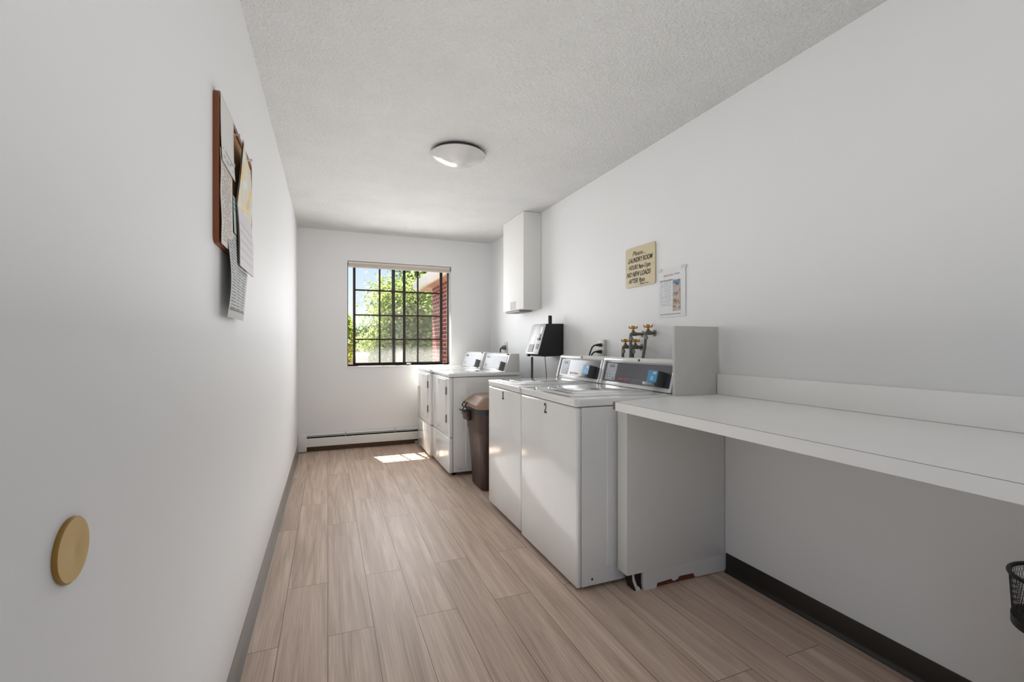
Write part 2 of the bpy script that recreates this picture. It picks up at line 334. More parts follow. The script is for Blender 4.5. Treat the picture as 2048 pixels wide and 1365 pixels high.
# ------------------------------------------------------------------ window
win = struct(MB().box(WX0, WX0 + .012, 5.628, 5.66, WZ0, WZ1).box(WX1 - .014, WX1, 5.628, 5.66, WZ0, WZ1).box(WX0, WX1, 5.628, 5.66, WZ0, WZ0 + .012).box(WX0, WX1, 5.628, 5.66, WZ1 - .02, WZ1), 'window_1', M_BRONZE)
def sash(x0, x1, y, sl, sr, z0, z1, mz, label):
    t = .022
    s = MB().box(x0, x0 + sl, y, y + t, z0, z1, .002).box(x1 - sr, x1, y, y + t, z0, z1, .002).box(x0 + sl, x1 - sr, y, y + t, z0, z0 + .022, .002).box(x0 + sl, x1 - sr, y, y + t, z1 - .03, z1, .002).build('sash', M_BRONZE, win)
    s['label'] = label
    xm = (x0 + sl + x1 - sr) / 2
    g = MB().box(xm - .0095, xm + .0095, y + .003, y + .019, z0 + .02, z1 - .03, .003)
    for z in mz: g.box(x0 + sl, x1 - sr, y + .003, y + .019, z - .009, z + .009, .003)
    g.build('muntin_grid', M_BRONZE, s)
    a, b_ = x0 + sl, x1 - sr
    MB().sheet(lambda u, v: (a + (b_ - a) * u, y + .011, z0 + .02 + (z1 - z0 - .05) * v), 1, 1, .003).build('glass_pane', M_GLASS, s, smooth=False)
    return s
sash(.268, .863, 5.575, .028, .030, .937, 2.10, (1.231, 1.512, 1.799), 'sliding sash at the left of the window, nearer the room')
sash(.706, 1.318, 5.604, .038, .032, .937, 2.10, (1.233, 1.518, 1.799), 'sliding sash at the right of the window, nearer outdoors')
MB().box(.875, .925, 5.555, 5.585, WZ0 + .001, .945, .004).build('latch', M_TRIMW, win)['label'] = 'small white window latch'
# rolled-up blind under the head of the window
bl = thing('window_blind', (.8, 5.53, 2.117), 'white window blind drawn fully up under the head of the window', 'blind')
MB().box(WX0 + .008, WX1 - .008, 5.505, 5.545, 2.088, 2.113, .003).build('headrail', mat('blind rail', (222, 212, 200), .4), bl)
mb = MB()
for i in range(7): mb.box(WX0 + .012, WX1 - .012, 5.508, 5.542, 2.058 + i * .0042, 2.0612 + i * .0042, .001, 1)
mb.build('slat_stack', mat('blind slats', (232, 222, 210), .45), bl)
MB().box(WX0 + .012, WX1 - .012, 5.508, 5.542, 2.048, 2.056, .002).build('bottom_rail', mat('blind bottom rail', (240, 236, 230), .4), bl)
MB().box(WX1 - .012, WX1 - .001, 5.50, 5.55, 2.07, 2.116, .002).build('bracket', M_GREYP, bl)

# ------------------------------------------------------------------ ceiling lamp (switched off)
cl = thing('ceiling_light', (.795, 2.937, H), 'round white glass dome lamp on the textured ceiling, switched off', 'light')
MB().lathe([(.13, -.020), (.160, -.020), (.160, 0), (.13, 0)], (.795, 2.937, H)).build('base_plate', mat('lamp base', (60, 58, 55), .5), cl)
pr = [(.160, -.021), (.174, -.020), (.180, -.026)]
for i in range(1, 15):
    a = i / 14; pr.append((.180 * (1 - a) + .0001, -.026 - .064 * (1 - (1 - a) ** 2) ** .9))
MB().lathe(pr, (.795, 2.937, H), n=64).build('dome_shade', mat('opal glass', (196, 194, 191), .2, coat=.3), cl)

# ------------------------------------------------------------------ duct chase on the right wall
ch = thing('duct_chase', (1.815, 4.275, 1.512), 'white boxed duct chase high on the right wall, reaching the ceiling', 'duct cover')
MB().box(1.7225, XR - .001, 4.005, 4.545, 1.512, H - .002, .003).build('casing', mat('matt white casing', (234, 233, 230), .75), ch)
MB().box(1.7205, 1.7225, 4.205, 4.339, 1.519, 1.597, .0008, 1).build('cover_plate', mat('grey cover plate', (150, 148, 142), .45, bump=.4, bscale=300), ch)
MB().box(1.745, 1.88, 4.16, 4.53, 1.494, 1.512, .002).build('duct_flange', mat('flange grey', (135, 133, 128), .5), ch)

# ------------------------------------------------------------------ baseboard heater
ht = thing('baseboard_heater', (.33, 5.44, 0), 'long white baseboard heater along the foot of the window wall', 'heater')
x1h = 1.62
MB().prism([(5.434, .058), (5.434, .145), (5.437, .149), (5.440, .149), (5.440, .058)], 'x', -.215, x1h).build('front_cover', M_TRIMW, ht)
MB().prism([(5.487, .192), (5.447, .184), (5.436, .182), (5.436, .177), (5.449, .180), (5.487, .187)], 'x', -.215, x1h).build('top_hood', M_TRIMW, ht)
MB().box(-.215, x1h, 5.482, 5.489, .03, .19).build('back_plate', M_DARK, ht)  # near-black plate puts the shade inside the heater slots into colour
MB().box(-.215, x1h, 5.438, 5.446, .164, .170, .001, 1).build('damper', M_TRIMW, ht)
mb = MB().tube([(-.21, 5.462, .09), (x1h, 5.462, .09)], .011)
mb.build('heating_pipe', mat('copper', (130, 84, 58), .4, metal=.7), ht)
mb = MB()
for i in range(150): mb.box(-.15 + i * .011, -.1492 + i * .011, 5.446, 5.478, .062, .128)
mb.build('fin_bank', mat('dull aluminium', (70, 68, 65), .5, metal=.6), ht)
MB().box(XL + .002, -.213, 5.428, 5.489, .008, .194, .004).build('end_cap', M_TRIMW, ht)
for x in (.18, .72): MB().box(x, x + .008, 5.440, 5.484, .05, .19).build('bracket', M_GREYP, ht)

# ------------------------------------------------------------------ text placing
def on_right(x, yc, zc): return lambda u, v, w_: (x - .0003 - w_, yc - u, zc + v)
def on_left(x, yc, zc): return lambda u, v, w_: (x + .0003 + w_, yc + u, zc + v)

# ------------------------------------------------------------------ dryers
M_BRUSH = mat('brushed control panel', (176, 178, 180), .5, metal=.0, bump=.05, bscale=500)
M_PRINTD = mat('dark print', (60, 60, 64), .5)
def slope_frame(p0, p1):
    """2-D frame on a sloped console face running from p0 (x,z) to p1; returns box maker with s along, d outward"""
    a = Vector((p1[0] - p0[0], 0, p1[1] - p0[1])); L = a.length; a.normalize(); nrm = Vector((-a.z, 0, a.x))
    o = Vector((p0[0], 0, p0[1]))
    M = Matrix(((nrm.x, 0, a.x, o.x), (0, 1, 0, 0), (nrm.z, 0, a.z, o.z), (0, 0, 0, 1)))
    return M, L
def dryer(xf, y0, y1, label, num):
    Ht = .914; D = .69
    t = thing('clothes_dryer', (xf + D / 2, (y0 + y1) / 2, 0), label, 'dryer', 'front loading dryers by the window')
    MB().box(xf + .046, xf + D, y0 + .004, y1 - .004, .034, .876, .003).build('cabinet', M_ENAMEL, t)
    MB().box(xf + .004, xf + .045, y0, y1, .345, .876, .012, 4).build('front_panel', M_ENAMEL, t)
    MB().box(xf + .004, xf + .045, y0, y1, .030, .341, .012, 4).build('lower_panel', M_ENAMEL, t)
    MB().box(xf, xf + D + .005, y0 - .002, y1 + .002, .880, Ht, .012, 4).build('top', M_ENAMEL_TOP, t)
    d0, d1 = y0 + .085, y1 - .105
    dr = MB().box(xf - .006, xf + .01, d0, d1, .402, .858, .006).build('door', M_ENAMEL, t)
    MB().prism(rrect(d1 - .035, d1 - .012, .555, .705, .008), 'x', xf - .018, xf - .005, .002).build('handle', M_ENAMEL_TOP, dr)
    for z in (.47, .72): MB().box(xf - .008, xf + .006, d0 - .012, d0 - .001, z, z + .07, .001, 1).build('hinge', M_GREYP, dr)
    mb = MB().text(num, .055, on_right(xf - .0062, (d0 + d1) / 2 + .02, .80), off=.001); mb.build('number', mat('faded number', (112, 111, 109), .5), dr)
    # raised panel, kick plate and screw on the side facing the room's near end
    MB().box(xf + .16, xf + D - .05, y0 - .001, y0 + .005, .10, .83, .002, 1).build('side_panel', M_ENAMEL, t)
    k = MB().box(xf + .07, xf + D - .02, y0 + .001, y0 + .005, .036, .085, .001, 1).build('kick_plate', M_ENAMEL, t)
    MB().lathe([(.005, 0), (.005, .002)], (xf + .11, y0 - .0008, .06), 'y', 12).build('screw', M_GREYD, k)
    for x in (xf + .07, xf + D - .07):
        for y in (y0 + .07, y1 - .07): MB().lathe([(.02, 0), (.02, .012), (.012, .014), (.012, .036)], (x, y, 0), n=16).build('foot', M_RUBBER, t)
    # console
    xb, xt, zt = xf + .535, xf + .585, 1.086
    c = MB().prism([(xb, Ht), (xt, zt - .012), (xt + .012, zt), (xf + .68, zt), (xf + .685, Ht)], 'y', y0 + .004, y1 - .004, .003).build('console', M_ENAMEL, t)
    M, L = slope_frame((xb, Ht), (xt, zt - .012))
    MB().box(.0, .003, y0 + .035, y1 - .04, .018, L - .016, .001, 1, M).build('control_panel', M_BRUSH, c)
    MB().box(.002, .05, y0 + .05, y0 + .115, .006, .09, .004, 2, M).build('card_reader', M_GREYP, c)
    for i in range(3): MB().box(.003, .0036, y1 - .13, y1 - .06, .03 + i * .012, .035 + i * .012, 0, 1, M).build('printed_line', M_PRINTD, c)
    MB().box(.003, .0036, y1 - .16, y1 - .06, L - .045, L - .025, 0, 1, M).build('printed_badge', M_PRINTD, c)
    MB().box(.0, .02, y0 + .03, y0 + .055, L - .004, L + .008, .002, 1, M).build('lock', M_GREYP, c)
    return t
dryer(.985, 3.965, 4.648, 'white front loading dryer behind the brown bin, nearer of the two dryers', '2')
dryer(.960, 4.656, 5.339, 'white front loading dryer next to the window wall, farther of the two dryers', '1')

# ------------------------------------------------------------------ washers
M_PANEL = mat('slate control panel', (74, 76, 86), .14, coat=.4)
M_KEYPAD = mat('grey keypad', (140, 144, 152), .35)
M_KEY = mat('key white', (196, 199, 204), .4)
M_GREEN = mat('green key', (32, 120, 84), .4)
M_CYAN = mat('blue card face', (32, 150, 206), .35, noise=.25, nscale=30)
M_RED = mat('red print', (206, 58, 48), .5)
M_NUM = mat('dark number', (48, 47, 46), .5)
def washer(xf, y0, y1, label, num, z0=.020):
    Hb, Ht, D = .872, .914, .70
    t = thing('washing_machine', (xf + D / 2, (y0 + y1) / 2, 0), label, 'washer', 'top loading washers')
    MB().box(xf + .03, xf + D, y0 + .003, y1 - .003, z0, Hb, .002).build('cabinet', M_ENAMEL, t)
    MB().box(xf + .002, xf + .03, y0, y1, z0 - .003, Hb, .013, 4).build('front_panel', M_ENAMEL, t)
    tp = MB().prism(rrect(xf - .004, xf + D + .004, y0 - .002, y1 + .002, .018), 'z', Hb + .004, Ht, .009, 4).build('top', M_ENAMEL_TOP, t)
    lid = MB().prism(rrect(xf + .05, xf + .53, y0 + .07, y1 - .07, .05), 'z', Ht - .002, Ht + .007, .0035, 3).build('lid', M_ENAMEL_TOP, t)
    MB().prism(rrect(xf + .10, xf + .46, y0 + .12, y1 - .12, .06), 'z', Ht + .004, Ht + .0095, .0025, 2).build('raised_panel', M_ENAMEL_TOP, lid)
    yc = (y0 + y1) / 2
    if num == '1': mb = MB().box(xf + .0005, xf + .0026, yc - .0075, yc + .0075, .806, .856).box(xf + .0005, xf + .0026, yc - .018, yc + .018, .804, .812).prism([(yc + .004, .856), (yc + .016, .846), (yc + .016, .840), (yc + .004, .846)], 'x', xf + .0012, xf + .0024)
    else: mb = MB().text(num, .072, on_right(xf + .002, yc, .805), sx=.95, off=.0026)
    mb.build('number', M_NUM, t)
    MB().box(xf + .17, xf + D - .06, y0 - .001, y0 + .004, .10, .80, .002, 1).build('side_panel', M_ENAMEL, t)
    k = MB().box(xf + .065, xf + D - .02, y0, y0 + .004, z0 + .004, .075, .001, 1).build('kick_plate', M_ENAMEL, t)
    MB().lathe([(.006, 0), (.006, .002)], (xf + .085, y0 - .0015, .050), 'y', 12).build('screw', M_GREYD, k)
    for x in (xf + .07, xf + D - .07):
        for y in (y0 + .07, y1 - .07): MB().lathe([(.02, 0), (.02, .012), (.012, .014), (.012, .025)], (x, y, 0), n=16).build('foot', M_RUBBER, t)
    # console
    xb, zb, xt, zt = xf + .565, Ht + .004, xf + .606, 1.072
    c = MB().prism([(xb, zb), (xt, zt), (xf + .69, zt), (xf + .695, zb)], 'y', y0 + .002, y1 - .002, .003).build('console', M_ENAMEL, t)
    MB().prism([(xt - .014, zt - .006), (xt - .014, zt + .010), (xt - .004, zt + .020), (xf + .694, zt + .020), (xf + .694, zt - .006)], 'y', y0, y1, .004).build('top_rail', M_ENAMEL, c)
    MB().lathe([(.007, 0), (.007, .004)], (xt - .0175, (y0 + y1) / 2 - .03, zt + .008), 'x', 16).build('lock', M_BLACK, c)
    M, L = slope_frame((xb, zb), (xt, zt))
    for a0, a1 in ((y0 + .002, y0 + .02), (y1 - .02, y1 - .002)): MB().box(0, .012, a0, a1, 0, L - .002, .003, 2, M).build('end_bead', M_ENAMEL, c)
    p = MB().box(0, .004, y0 + .022, y1 - .022, .022, L - .014, .001, 1, M).build('control_panel', M_PANEL, c)
    kp = MB().box(.003, .0052, y1 - .155, y1 - .045, .030, L - .020, .0008, 1, M).build('keypad', M_KEYPAD, c)
    MB().box(.005, .0062, y1 - .125, y1 - .075, L - .047, L - .030, .0004, 1, M).build('display', M_GREYD, kp)
    for r_ in range(3):
        for q in range(4):
            last = r_ == 0 and q == 3
            yy = y1 - .062 - q * .024
            MB().box(.005, .0066, yy - .007, yy + .007, .037 + r_ * .017, .047 + r_ * .017, .001, 1, M).build('key', M_GREEN if last else M_KEY, kp)
    def fr(yc, s0): return lambda u, v, w_: tuple(M @ Vector((.0045 + w_, yc - u, s0 + v)))
    MB().text('Speed Queen', .021, fr(y1 - .19, .040), align='LEFT', off=.0003).build('lettering', M_RED, p)
    MB().text('Commercial Washer', .015, fr(y1 - .325, .040), align='LEFT').build('lettering', M_KEYPAD, p)
    ry = y0 + .065
    cr_ = MB().box(.003, .058, ry, ry + .088, .022, .105, .004, 2, M).build('card_reader', M_GREYD, c)
    MB().box(.0575, .060, ry + .006, ry + .084, .040, .104, .001, 1, M).build('face_label', M_CYAN, cr_)
    MB().box(.0597, .0605, ry + .015, ry + .042, .084, .097, .0002, 1, M).build('printed_patch', M_KEY, cr_)
    MB().box(.0597, .0605, ry + .032, ry + .056, .050, .072, .0002, 1, M).build('printed_patch', mat('pale blue print', (120, 195, 228), .4), cr_)
    MB().box(.045, .075, ry + .014, ry + .095, .020, .038, .003, 2, M).build('card_slot', M_KEYPAD, cr_)
    return t
washer(1.088, 1.897, 2.574, 'white top loading washer marked 2, beside the folding counter', '2', .018)
washer(1.090, 2.584, 3.187, 'white top loading washer marked 1, beside the brown bin', '1', .030)

# ------------------------------------------------------------------ brown trash can
M_BIN = mat('brown plastic', (70, 50, 42), .42, noise=.12, nscale=5)
M_LID = mat('faded brown lid', (152, 120, 100), .5, noise=.12, nscale=9)
tc_ = thing('trash_can', (1.30, 3.63, 0), 'tall brown plastic trash can with a domed lid, standing between washer and dryer', 'trash can')
def loft(mb, rings):
    b = bmesh.new(); rs = []
    for (cx, cy, hx, hy, r, z) in rings: rs.append([b.verts.new((p[0], p[1], z)) for p in rrect(cx - hx, cx + hx, cy - hy, cy + hy, r, 6)])
    for p, q in zip(rs, rs[1:]):
        n_ = len(p)
        for k in range(n_): b.faces.new((p[k], p[(k + 1) % n_], q[(k + 1) % n_], q[k]))
    b.faces.new(rs[0][::-1]); b.faces.new(rs[-1]); bmesh.ops.recalc_face_normals(b, faces=b.faces[:]); mb._merge(b); return mb
cx, cy = 1.325, 3.625
loft(MB(), [(cx, cy, .180, .150, .05, 0), (cx, cy, .188, .158, .05, .012), (cx, cy, .197, .170, .055, .22), (cx, cy, .199, .172, .055, .223), (cx, cy, .214, .198, .06, .47), (cx, cy, .220, .204, .06, .475), (cx, cy, .226, .214, .065, .645)]).build('body', M_BIN, tc_)
loft(MB(), [(cx, cy, .229, .216, .065, .615), (cx, cy, .233, .220, .067, .640), (cx, cy, .235, .221, .067, .672)]).build('liner_bag', mat('black bag film', (36, 40, 42), .25, bump=.6, bscale=60, bdist=.01), tc_)
loft(MB(), [(cx, cy, .243, .228, .07, .660), (cx, cy, .245, .230, .07, .690), (cx, cy, .236, .220, .07, .702), (cx, cy, .180, .165, .05, .745), (cx, cy, .172, .158, .05, .750)]).build('lid', M_LID, tc_)
hd = MB().box(1.055, 1.10, 3.66, 3.79, .575, .618, .012).box(1.068, 1.10, 3.655, 3.795, .54, .58, .008).build('grip', M_BIN, tc_)
for dy in (0, .085):
    MB().tube([(1.098, 3.68 + dy, .69), (1.068, 3.68 + dy, .685), (1.055, 3.685 + dy, .66), (1.075, 3.69 + dy, .635), (1.052, 3.69 + dy, .612), (1.035, 3.695 + dy, .625)], .006).build('latch', M_BLACK, tc_)

# ------------------------------------------------------------------ folding counter, its support and the upright board
ct = thing('folding_counter', (1.55, .6, .914), 'long white laminate folding counter along the right wall with a low backsplash', 'counter')
MB().prism([(1.206, YN), (1.206, 1.752), (1.63, 1.853), (1.905, 1.866), (1.905, YN)], 'z', .876, .914, .0015, 1).build('countertop', M_LAM, ct)
MB().box(1.2025, 1.2052, YN, 1.750, .875, .9138, .0005, 1).build('front_edge', M_LAM, ct)
MB().box(1.2053, 1.2071, YN, 1.751, .90, .9143).build('seam', mat('dark seam', (70, 58, 50), .7), ct)
MB().box(1.8855, 1.9085, YN, 1.828, .9145, 1.020, .002).build('backsplash', M_LAM, ct)
MB().prism([(1.209, 1.753), (1.209, 1.777), (1.26, 1.785), (1.26, 1.766)], 'z', .877, .911).build('end_strip', mat('worn edge strip', (118, 116, 112), .6, noise=.4, nscale=60), ct)
up_ = MB().box(1.613, 1.8985, 1.831, 1.850, .9146, 1.266, .0015).build('divider_board', mat('grimy board', (206, 205, 200), .6, noise=.12, nscale=16, bump=.2, bscale=90), loc=(1.755, 1.84, .9146))
tag(up_, 'upright white painted board standing on the counter end beside the washer', 'board')
sp_ = thing('support_panel', (1.6, 1.835, 0), 'thick white painted support wall under the counter end, chipped at its foot', 'support')
MB().box(1.300, 1.905, 1.797, 1.872, .087, .8745, .002).build('panel', M_PAINT, sp_)
# toe kick with a broken lower edge
mb = MB(); pts = [(1.392, .0875), (1.392, .03), (1.400, .0), (1.47, 0), (1.476, .022), (1.56, .026), (1.575, .012), (1.60, .018), (1.61, .03), (1.70, .028), (1.712, .006), (1.905, .002), (1.905, .0875)]
mb.prism(pts, 'y', 1.7972, 1.815).build('toe_kick', M_PAINT, sp_)
MB().box(1.455, 1.72, 1.804, 1.818, 0, .034, .001, 1).build('bare_wood', mat('bare broken wood', (122, 66, 38), .7, noise=.5, nscale=30), sp_)
MB().prism([(1.353, .0), (1.395, .0), (1.395, .087), (1.345, .087), (1.340, .055)], 'y', 1.812, 1.868).build('broken_corner', mat('broken board hole shade', (44, 26, 20), .85, noise=.5, nscale=40), sp_)  # dark fill paints the shade of the hole at the broken corner
MB().prism([(1.362, .0), (1.386, .0), (1.380, .014), (1.366, .024), (1.352, .058), (1.347, .085), (1.340, .085), (1.342, .050)], 'y', 1.808, 1.8125).build('torn_paint', M_PAINT, sp_)

# ------------------------------------------------------------------ card payment terminal
tm = thing('payment_terminal', (1.8, 3.68, 1.068), 'black card payment terminal with a sloped white face on the right wall', 'payment terminal')
Y0, Y1 = 3.55, 3.815
MB().prism([(1.906, 1.072), (1.725, 1.066), (1.663, 1.088), (1.738, 1.344), (1.748, 1.350), (1.906, 1.352)], 'y', Y0, Y1, .004).build('housing', M_BLACK, tm)
M, L = slope_frame((1.663, 1.088), (1.738, 1.344))
fp = MB().box(0, .006, Y0 - .002, Y1 + .002, -.002, L, .002, 2, M).build('faceplate', mat('white faceplate', (205, 205, 203), .35), tm)
MB().box(.005, .008, Y0 + .02, Y0 + .062, L - .088, L - .024, .001, 1, M).build('display', mat('teal screen', (26, 54, 60), .15), fp)
MB().box(.005, .010, Y0 + .032, Y0 + .046, L - .13, L - .088, .001, 1, M).box(.005, .016, Y0 + .022, Y0 + .072, L - .142, L - .126, .002, 1, M).build('card_slot', M_BLACK, fp)
MB().box(.005, .009, Y0 + .024, Y0 + .070, .045, .090, .001, 1, M).build('card_window', M_BLACK, fp)
MB().box(.005, .0075, Y0 + .125, Y0 + .205, .088, .158, .001, 1, M).build('instruction_label', mat('white label', (240, 240, 240), .4), fp)
kp = MB().box(.005, .0085, Y0 + .115, Y0 + .225, .016, .086, .001, 1, M).build('keypad', M_GREYD, fp)
for i in range(4):
    for j in range(3): MB().box(.008, .0115, Y0 + .125 + j * .032, Y0 + .149 + j * .032, .022 + i * .0155, .032 + i * .0155, .001, 1, M).build('key', mat('keycap', (186, 186, 184), .4), kp)
MB().lathe([(.017, 0), (.017, .07), (.014, .076)], (1.826, 3.65, 1.351), n=20).build('antenna', M_BLACK, tm)
o = MB().tube([(1.80, 3.70, 1.0635), (1.81, 3.70, .95), (1.83, 3.71, .75), (1.85, 3.72, .40), (1.87, 3.72, .02)], .0035).build('terminal_cable', M_GREYP, loc=(1.80, 3.70, 1.06))
tag(o, 'thin grey cable hanging from the payment terminal to the floor', 'cable')
MB().box(1.668, 1.692, 3.775, 3.808, 1.064, 1.086, .003).build('lock', M_BLACK, tm)
ps = thing('terminal_post', (1.706, 3.772, 0), 'slim grey metal post holding up the payment terminal from the floor', 'post')
MB().tube([(1.706, 3.772, .006), (1.706, 3.772, 1.0585)], .0105, 16).build('tube', mat('dark steel tube', (84, 82, 78), .4, metal=.5), ps)
MB().lathe([(.035, 0), (.035, .005), (.014, .007)], (1.706, 3.772, 0), n=24).build('floor_flange', M_STEEL, ps)

# ------------------------------------------------------------------ outlets, plugs and cords
def outlet(y0, y1, z0, z1, th, label):
    t = thing('wall_outlet', (XR, (y0 + y1) / 2, (z0 + z1) / 2), label, 'outlet')
    MB().box(XR - th, XR, y0, y1, z0, z1, .004).build('cover_plate', M_PLATE, t)
    for z in (z0 + .28 * (z1 - z0), z0 + .70 * (z1 - z0)):
        MB().prism(rrect((y0 + y1) / 2 - .017, (y0 + y1) / 2 + .017, z - .014, z + .014, .008), 'x', XR - th - .0015, XR - th + .001).build('socket', mat('socket face', (196, 194, 186), .4), t)
    return t
outlet(2.888, 2.976, 1.080, 1.207, .022, 'ivory wall outlet box behind washer 1 with two black plugs in it')
outlet(4.900, 4.990, 1.075, 1.198, .008, 'ivory wall outlet behind the farther dryer, one grey plug in it')
def plug(z, ye, ze, label):
    t = thing('power_plug', (1.885, 2.925, z), label, 'plug', 'black plugs in the outlet behind washer 1')
    MB().prism([(1.8855, z - .013), (1.8855, z + .013), (1.862, z + .011), (1.842, z + .006), (1.842, z - .006), (1.862, z - .010)], 'y', 2.912, 2.938, .003).build('plug_body', M_BLACK, t)
    MB().tube([(1.845, 2.925, z), (1.828, 2.928, z - .002), (1.814, 2.935, z - .018), (1.808, 2.945, z - .045), (1.806, ye - .005, ze), (1.81, ye, 1.03)], .0055).build('cord', M_RUBBER, t)
plug(1.167, 2.985, 1.06, 'black power plug with a drooping cord in the upper socket')
plug(1.118, 2.955, 1.05, 'black power plug with a drooping cord in the lower socket')
t = thing('dryer_plug', (1.90, 4.945, 1.13), 'round grey plug in the outlet behind the farther dryer', 'plug')
MB().lathe([(.012, -.045), (.022, -.035), (.026, -.012), (.026, 0)], (1.8985, 4.945, 1.133), 'x', 20).build('plug_body', M_GREYP, t)
MB().tube([(1.855, 4.945, 1.133), (1.84, 4.945, 1.12), (1.835, 4.945, 1.06), (1.84, 4.945, .90)], .008).build('cord', M_RUBBER, t)

# ------------------------------------------------------------------ wall taps and hoses
def tap(y, z, label, dx=0):
    t = thing('wall_tap', (XR, y, z), label, 'tap', 'taps with yellow handles over the washers')
    MB().lathe([(.021, 0), (.021, -.003), (.014, -.006)], (XR - .0005, y, z), 'x', 20).build('wall_flange', M_STEEL, t)
    MB().tube([(XR - .004, y, z), (1.892 - dx, y, z), (1.884 - dx, y, z), (1.866 - dx, y, z + .001), (1.852 - dx, y, z + .001), (1.844 - dx, y, z - .004), (1.840 - dx, y, z - .014), (1.840 - dx, y, z - .020)], [.010, .010, .013, .014, .0125, .0115, .0105, .0105], 14).build('body', M_BRASSOLD, t)
    MB().lathe([(.0105, 0), (.0105, .008), (.007, .012), (.0045, .014), (.0045, .024)], (1.860 - dx, y, z + .012), n=14).build('bonnet', M_BRASSOLD, t)
    mb = MB(); zc = z + .034
    mb.lathe([(.006, -.004), (.0075, 0), (.006, .006)], (1.860 - dx, y, zc), n=12)
    for i in range(4):
        a = R(45 + 90 * i); d = Vector((math.cos(a), math.sin(a), 0)); s = Vector((-d.y, d.x, 0)); c = Vector((1.860 - dx, y, zc))
        b = bmesh.new(); vs = []
        for (r_, wd, z0, z1) in ((.005, .005, -.003, .004), (.015, .005, -.001, .006), (.025, .010, .001, .016), (.028, .007, .004, .019)):
            vs.append([b.verts.new(c + d * r_ + s * k * wd + Vector((0, 0, zz))) for k, zz in ((-1, z0), (1, z0), (1, z1), (-1, z1))])
        for p, q in zip(vs, vs[1:]):
            for k in range(4): b.faces.new((p[k], p[(k + 1) % 4], q[(k + 1) % 4], q[k]))
        b.faces.new(vs[0][::-1]); b.faces.new(vs[-1]); bmesh.ops.recalc_face_normals(b, faces=b.faces[:]); mb._merge(b)
    mb.build('handle', M_YELLOW, t)
    return t
def hose(y, z, y2, label, dx=0):
    t = thing('washer_hose', (1.84 - dx, y, z - .04), label, 'hose', 'grey hoses hanging from the taps')
    MB().lathe([(.0165, -.018), (.0165, -.004), (.0125, .002), (.0125, .006)], (1.84 - dx, y, z - .022), n=16).build('coupling', M_STEEL, t)
    MB().tube([(1.84 - dx, y, z - .038), (1.839 - dx, y + .1 * (y2 - y), z - .08), (1.836 - dx, y + .5 * (y2 - y), z - .14), (1.834 - dx, y2, z - .22), (1.835 - dx, y2, .80)], .0092, 14).build('tube', M_HOSE, t)
TAPS = [(2.588, 1.156, 'lower', 'farther from the counter'), (2.481, 1.155, 'lower', 'nearer the counter'), (2.468, 1.240, 'upper', 'farther from the counter'), (2.352, 1.245, 'upper', 'nearer the counter')]
for (y, z, lv, wh) in TAPS: tap(y, z, 'old brass tap with yellow handle, %s pair, the one %s' % (lv, wh), .026 if (y, z) == (2.468, 1.240) else 0)
for (y, z, lv, wh), y2 in zip(TAPS, (2.60, 2.484, 2.46, 2.385)): hose(y, z, y2, 'grey hose hanging from the %s tap %s' % (lv, wh), .026 if (y, z) == (2.468, 1.240) else 0)

# ------------------------------------------------------------------ wall sign and notice
sg = thing('wall_sign', (XR, 2.488, 1.689), 'cream hand-lettered laundry hours sign with rounded corners on the right wall', 'sign')
MB().prism(rrect(2.336, 2.640, 1.556, 1.820, .016), 'x', XR - .010, XR - .002, .0008, 1).build('board', mat('cream board', (214, 200, 164), .4, noise=.06, nscale=6), sg)
mb = MB(); X = XR - .010
for (s, zz, du, sz, wd, o_) in (('Please...', 1.764, -.008, .042, .130, .0004), ('LAUNDRY ROOM', 1.720, .006, .043, .252, .0013), ('HOURS 9am-11pm', 1.673, -.002, .041, .224, .0010),
                  ('NO NEW LOADS', 1.626, -.012, .043, .250, .0013), ('AFTER 9pm', 1.583, -.032, .042, .172, .0011), ('\u2014 Thank You \u2014', 1.5655, .045, .016, .135, .0002)):
    mb.text(s, sz, on_right(X, 2.488 - du, zz), shear=.3, off=o_, width=wd)
mb.build('lettering', mat('brown black sign ink', (44, 34, 30), .6), sg)
for y, z in ((2.628, 1.688), (2.348, 1.688)): MB().lathe([(.003, 0), (.003, -.001)], (XR - .010, y, z), 'x', 10).build('nail', M_STEEL, sg)

nt_ = thing('laminated_notice', (XR, 2.196, 1.482), 'white laminated instruction sheet with a column of small photos, taped to the right wall', 'notice')
def fnot(u, v): return (XR - .003 - .0015 * math.sin(3.1 * u + 2 * v) ** 2, 2.312 - .234 * u, 1.3375 + .291 * v)
MB().sheet(fnot, 8, 10, .0008).build('sheet', print_mat('notice print', (230, 231, 232), (176, 176, 184), 30, 1, .08, .50, .22, .78, .35, .40, 20), nt_)
Xn = XR - .0052
MB().text('speed queen', .017, on_right(Xn, 2.262, 1.585), align='LEFT', th=.0004).build('heading', mat('faded red heading', (214, 120, 112), .5), nt_)
MB().text('laundry', .014, on_right(Xn, 2.165, 1.588), align='LEFT', th=.0004).build('heading', mat('faded blue heading', (140, 150, 178), .5), nt_)
MB().text('How to use the washers', .0115, on_right(Xn, 2.292, 1.556), align='LEFT', th=.0004).build('heading', M_GREYD, nt_)
MB().text('Please see the attendant for help with any machine', .0085, on_right(Xn, 2.292, 1.353), align='LEFT', th=.0004).build('footer', M_GREYP, nt_)
PC = [[(60, 70, 80), (120, 140, 160), (200, 205, 210)], [(150, 170, 180), (205, 170, 160), (90, 80, 80)], [(90, 100, 115), (190, 170, 155), (215, 205, 195)], [(60, 52, 48), (170, 140, 125), (220, 200, 190)], [(60, 60, 62), (190, 150, 135), (200, 205, 190)]]
for i in range(5):
    z1 = 1.556 - i * .037
    MB().box(Xn - .0003, Xn + .0002, 2.120, 2.180, z1 - .035, z1).build('photo', blotch_mat('notice photo %d' % i, PC[i], 45), nt_, smooth=False)
mb = MB()
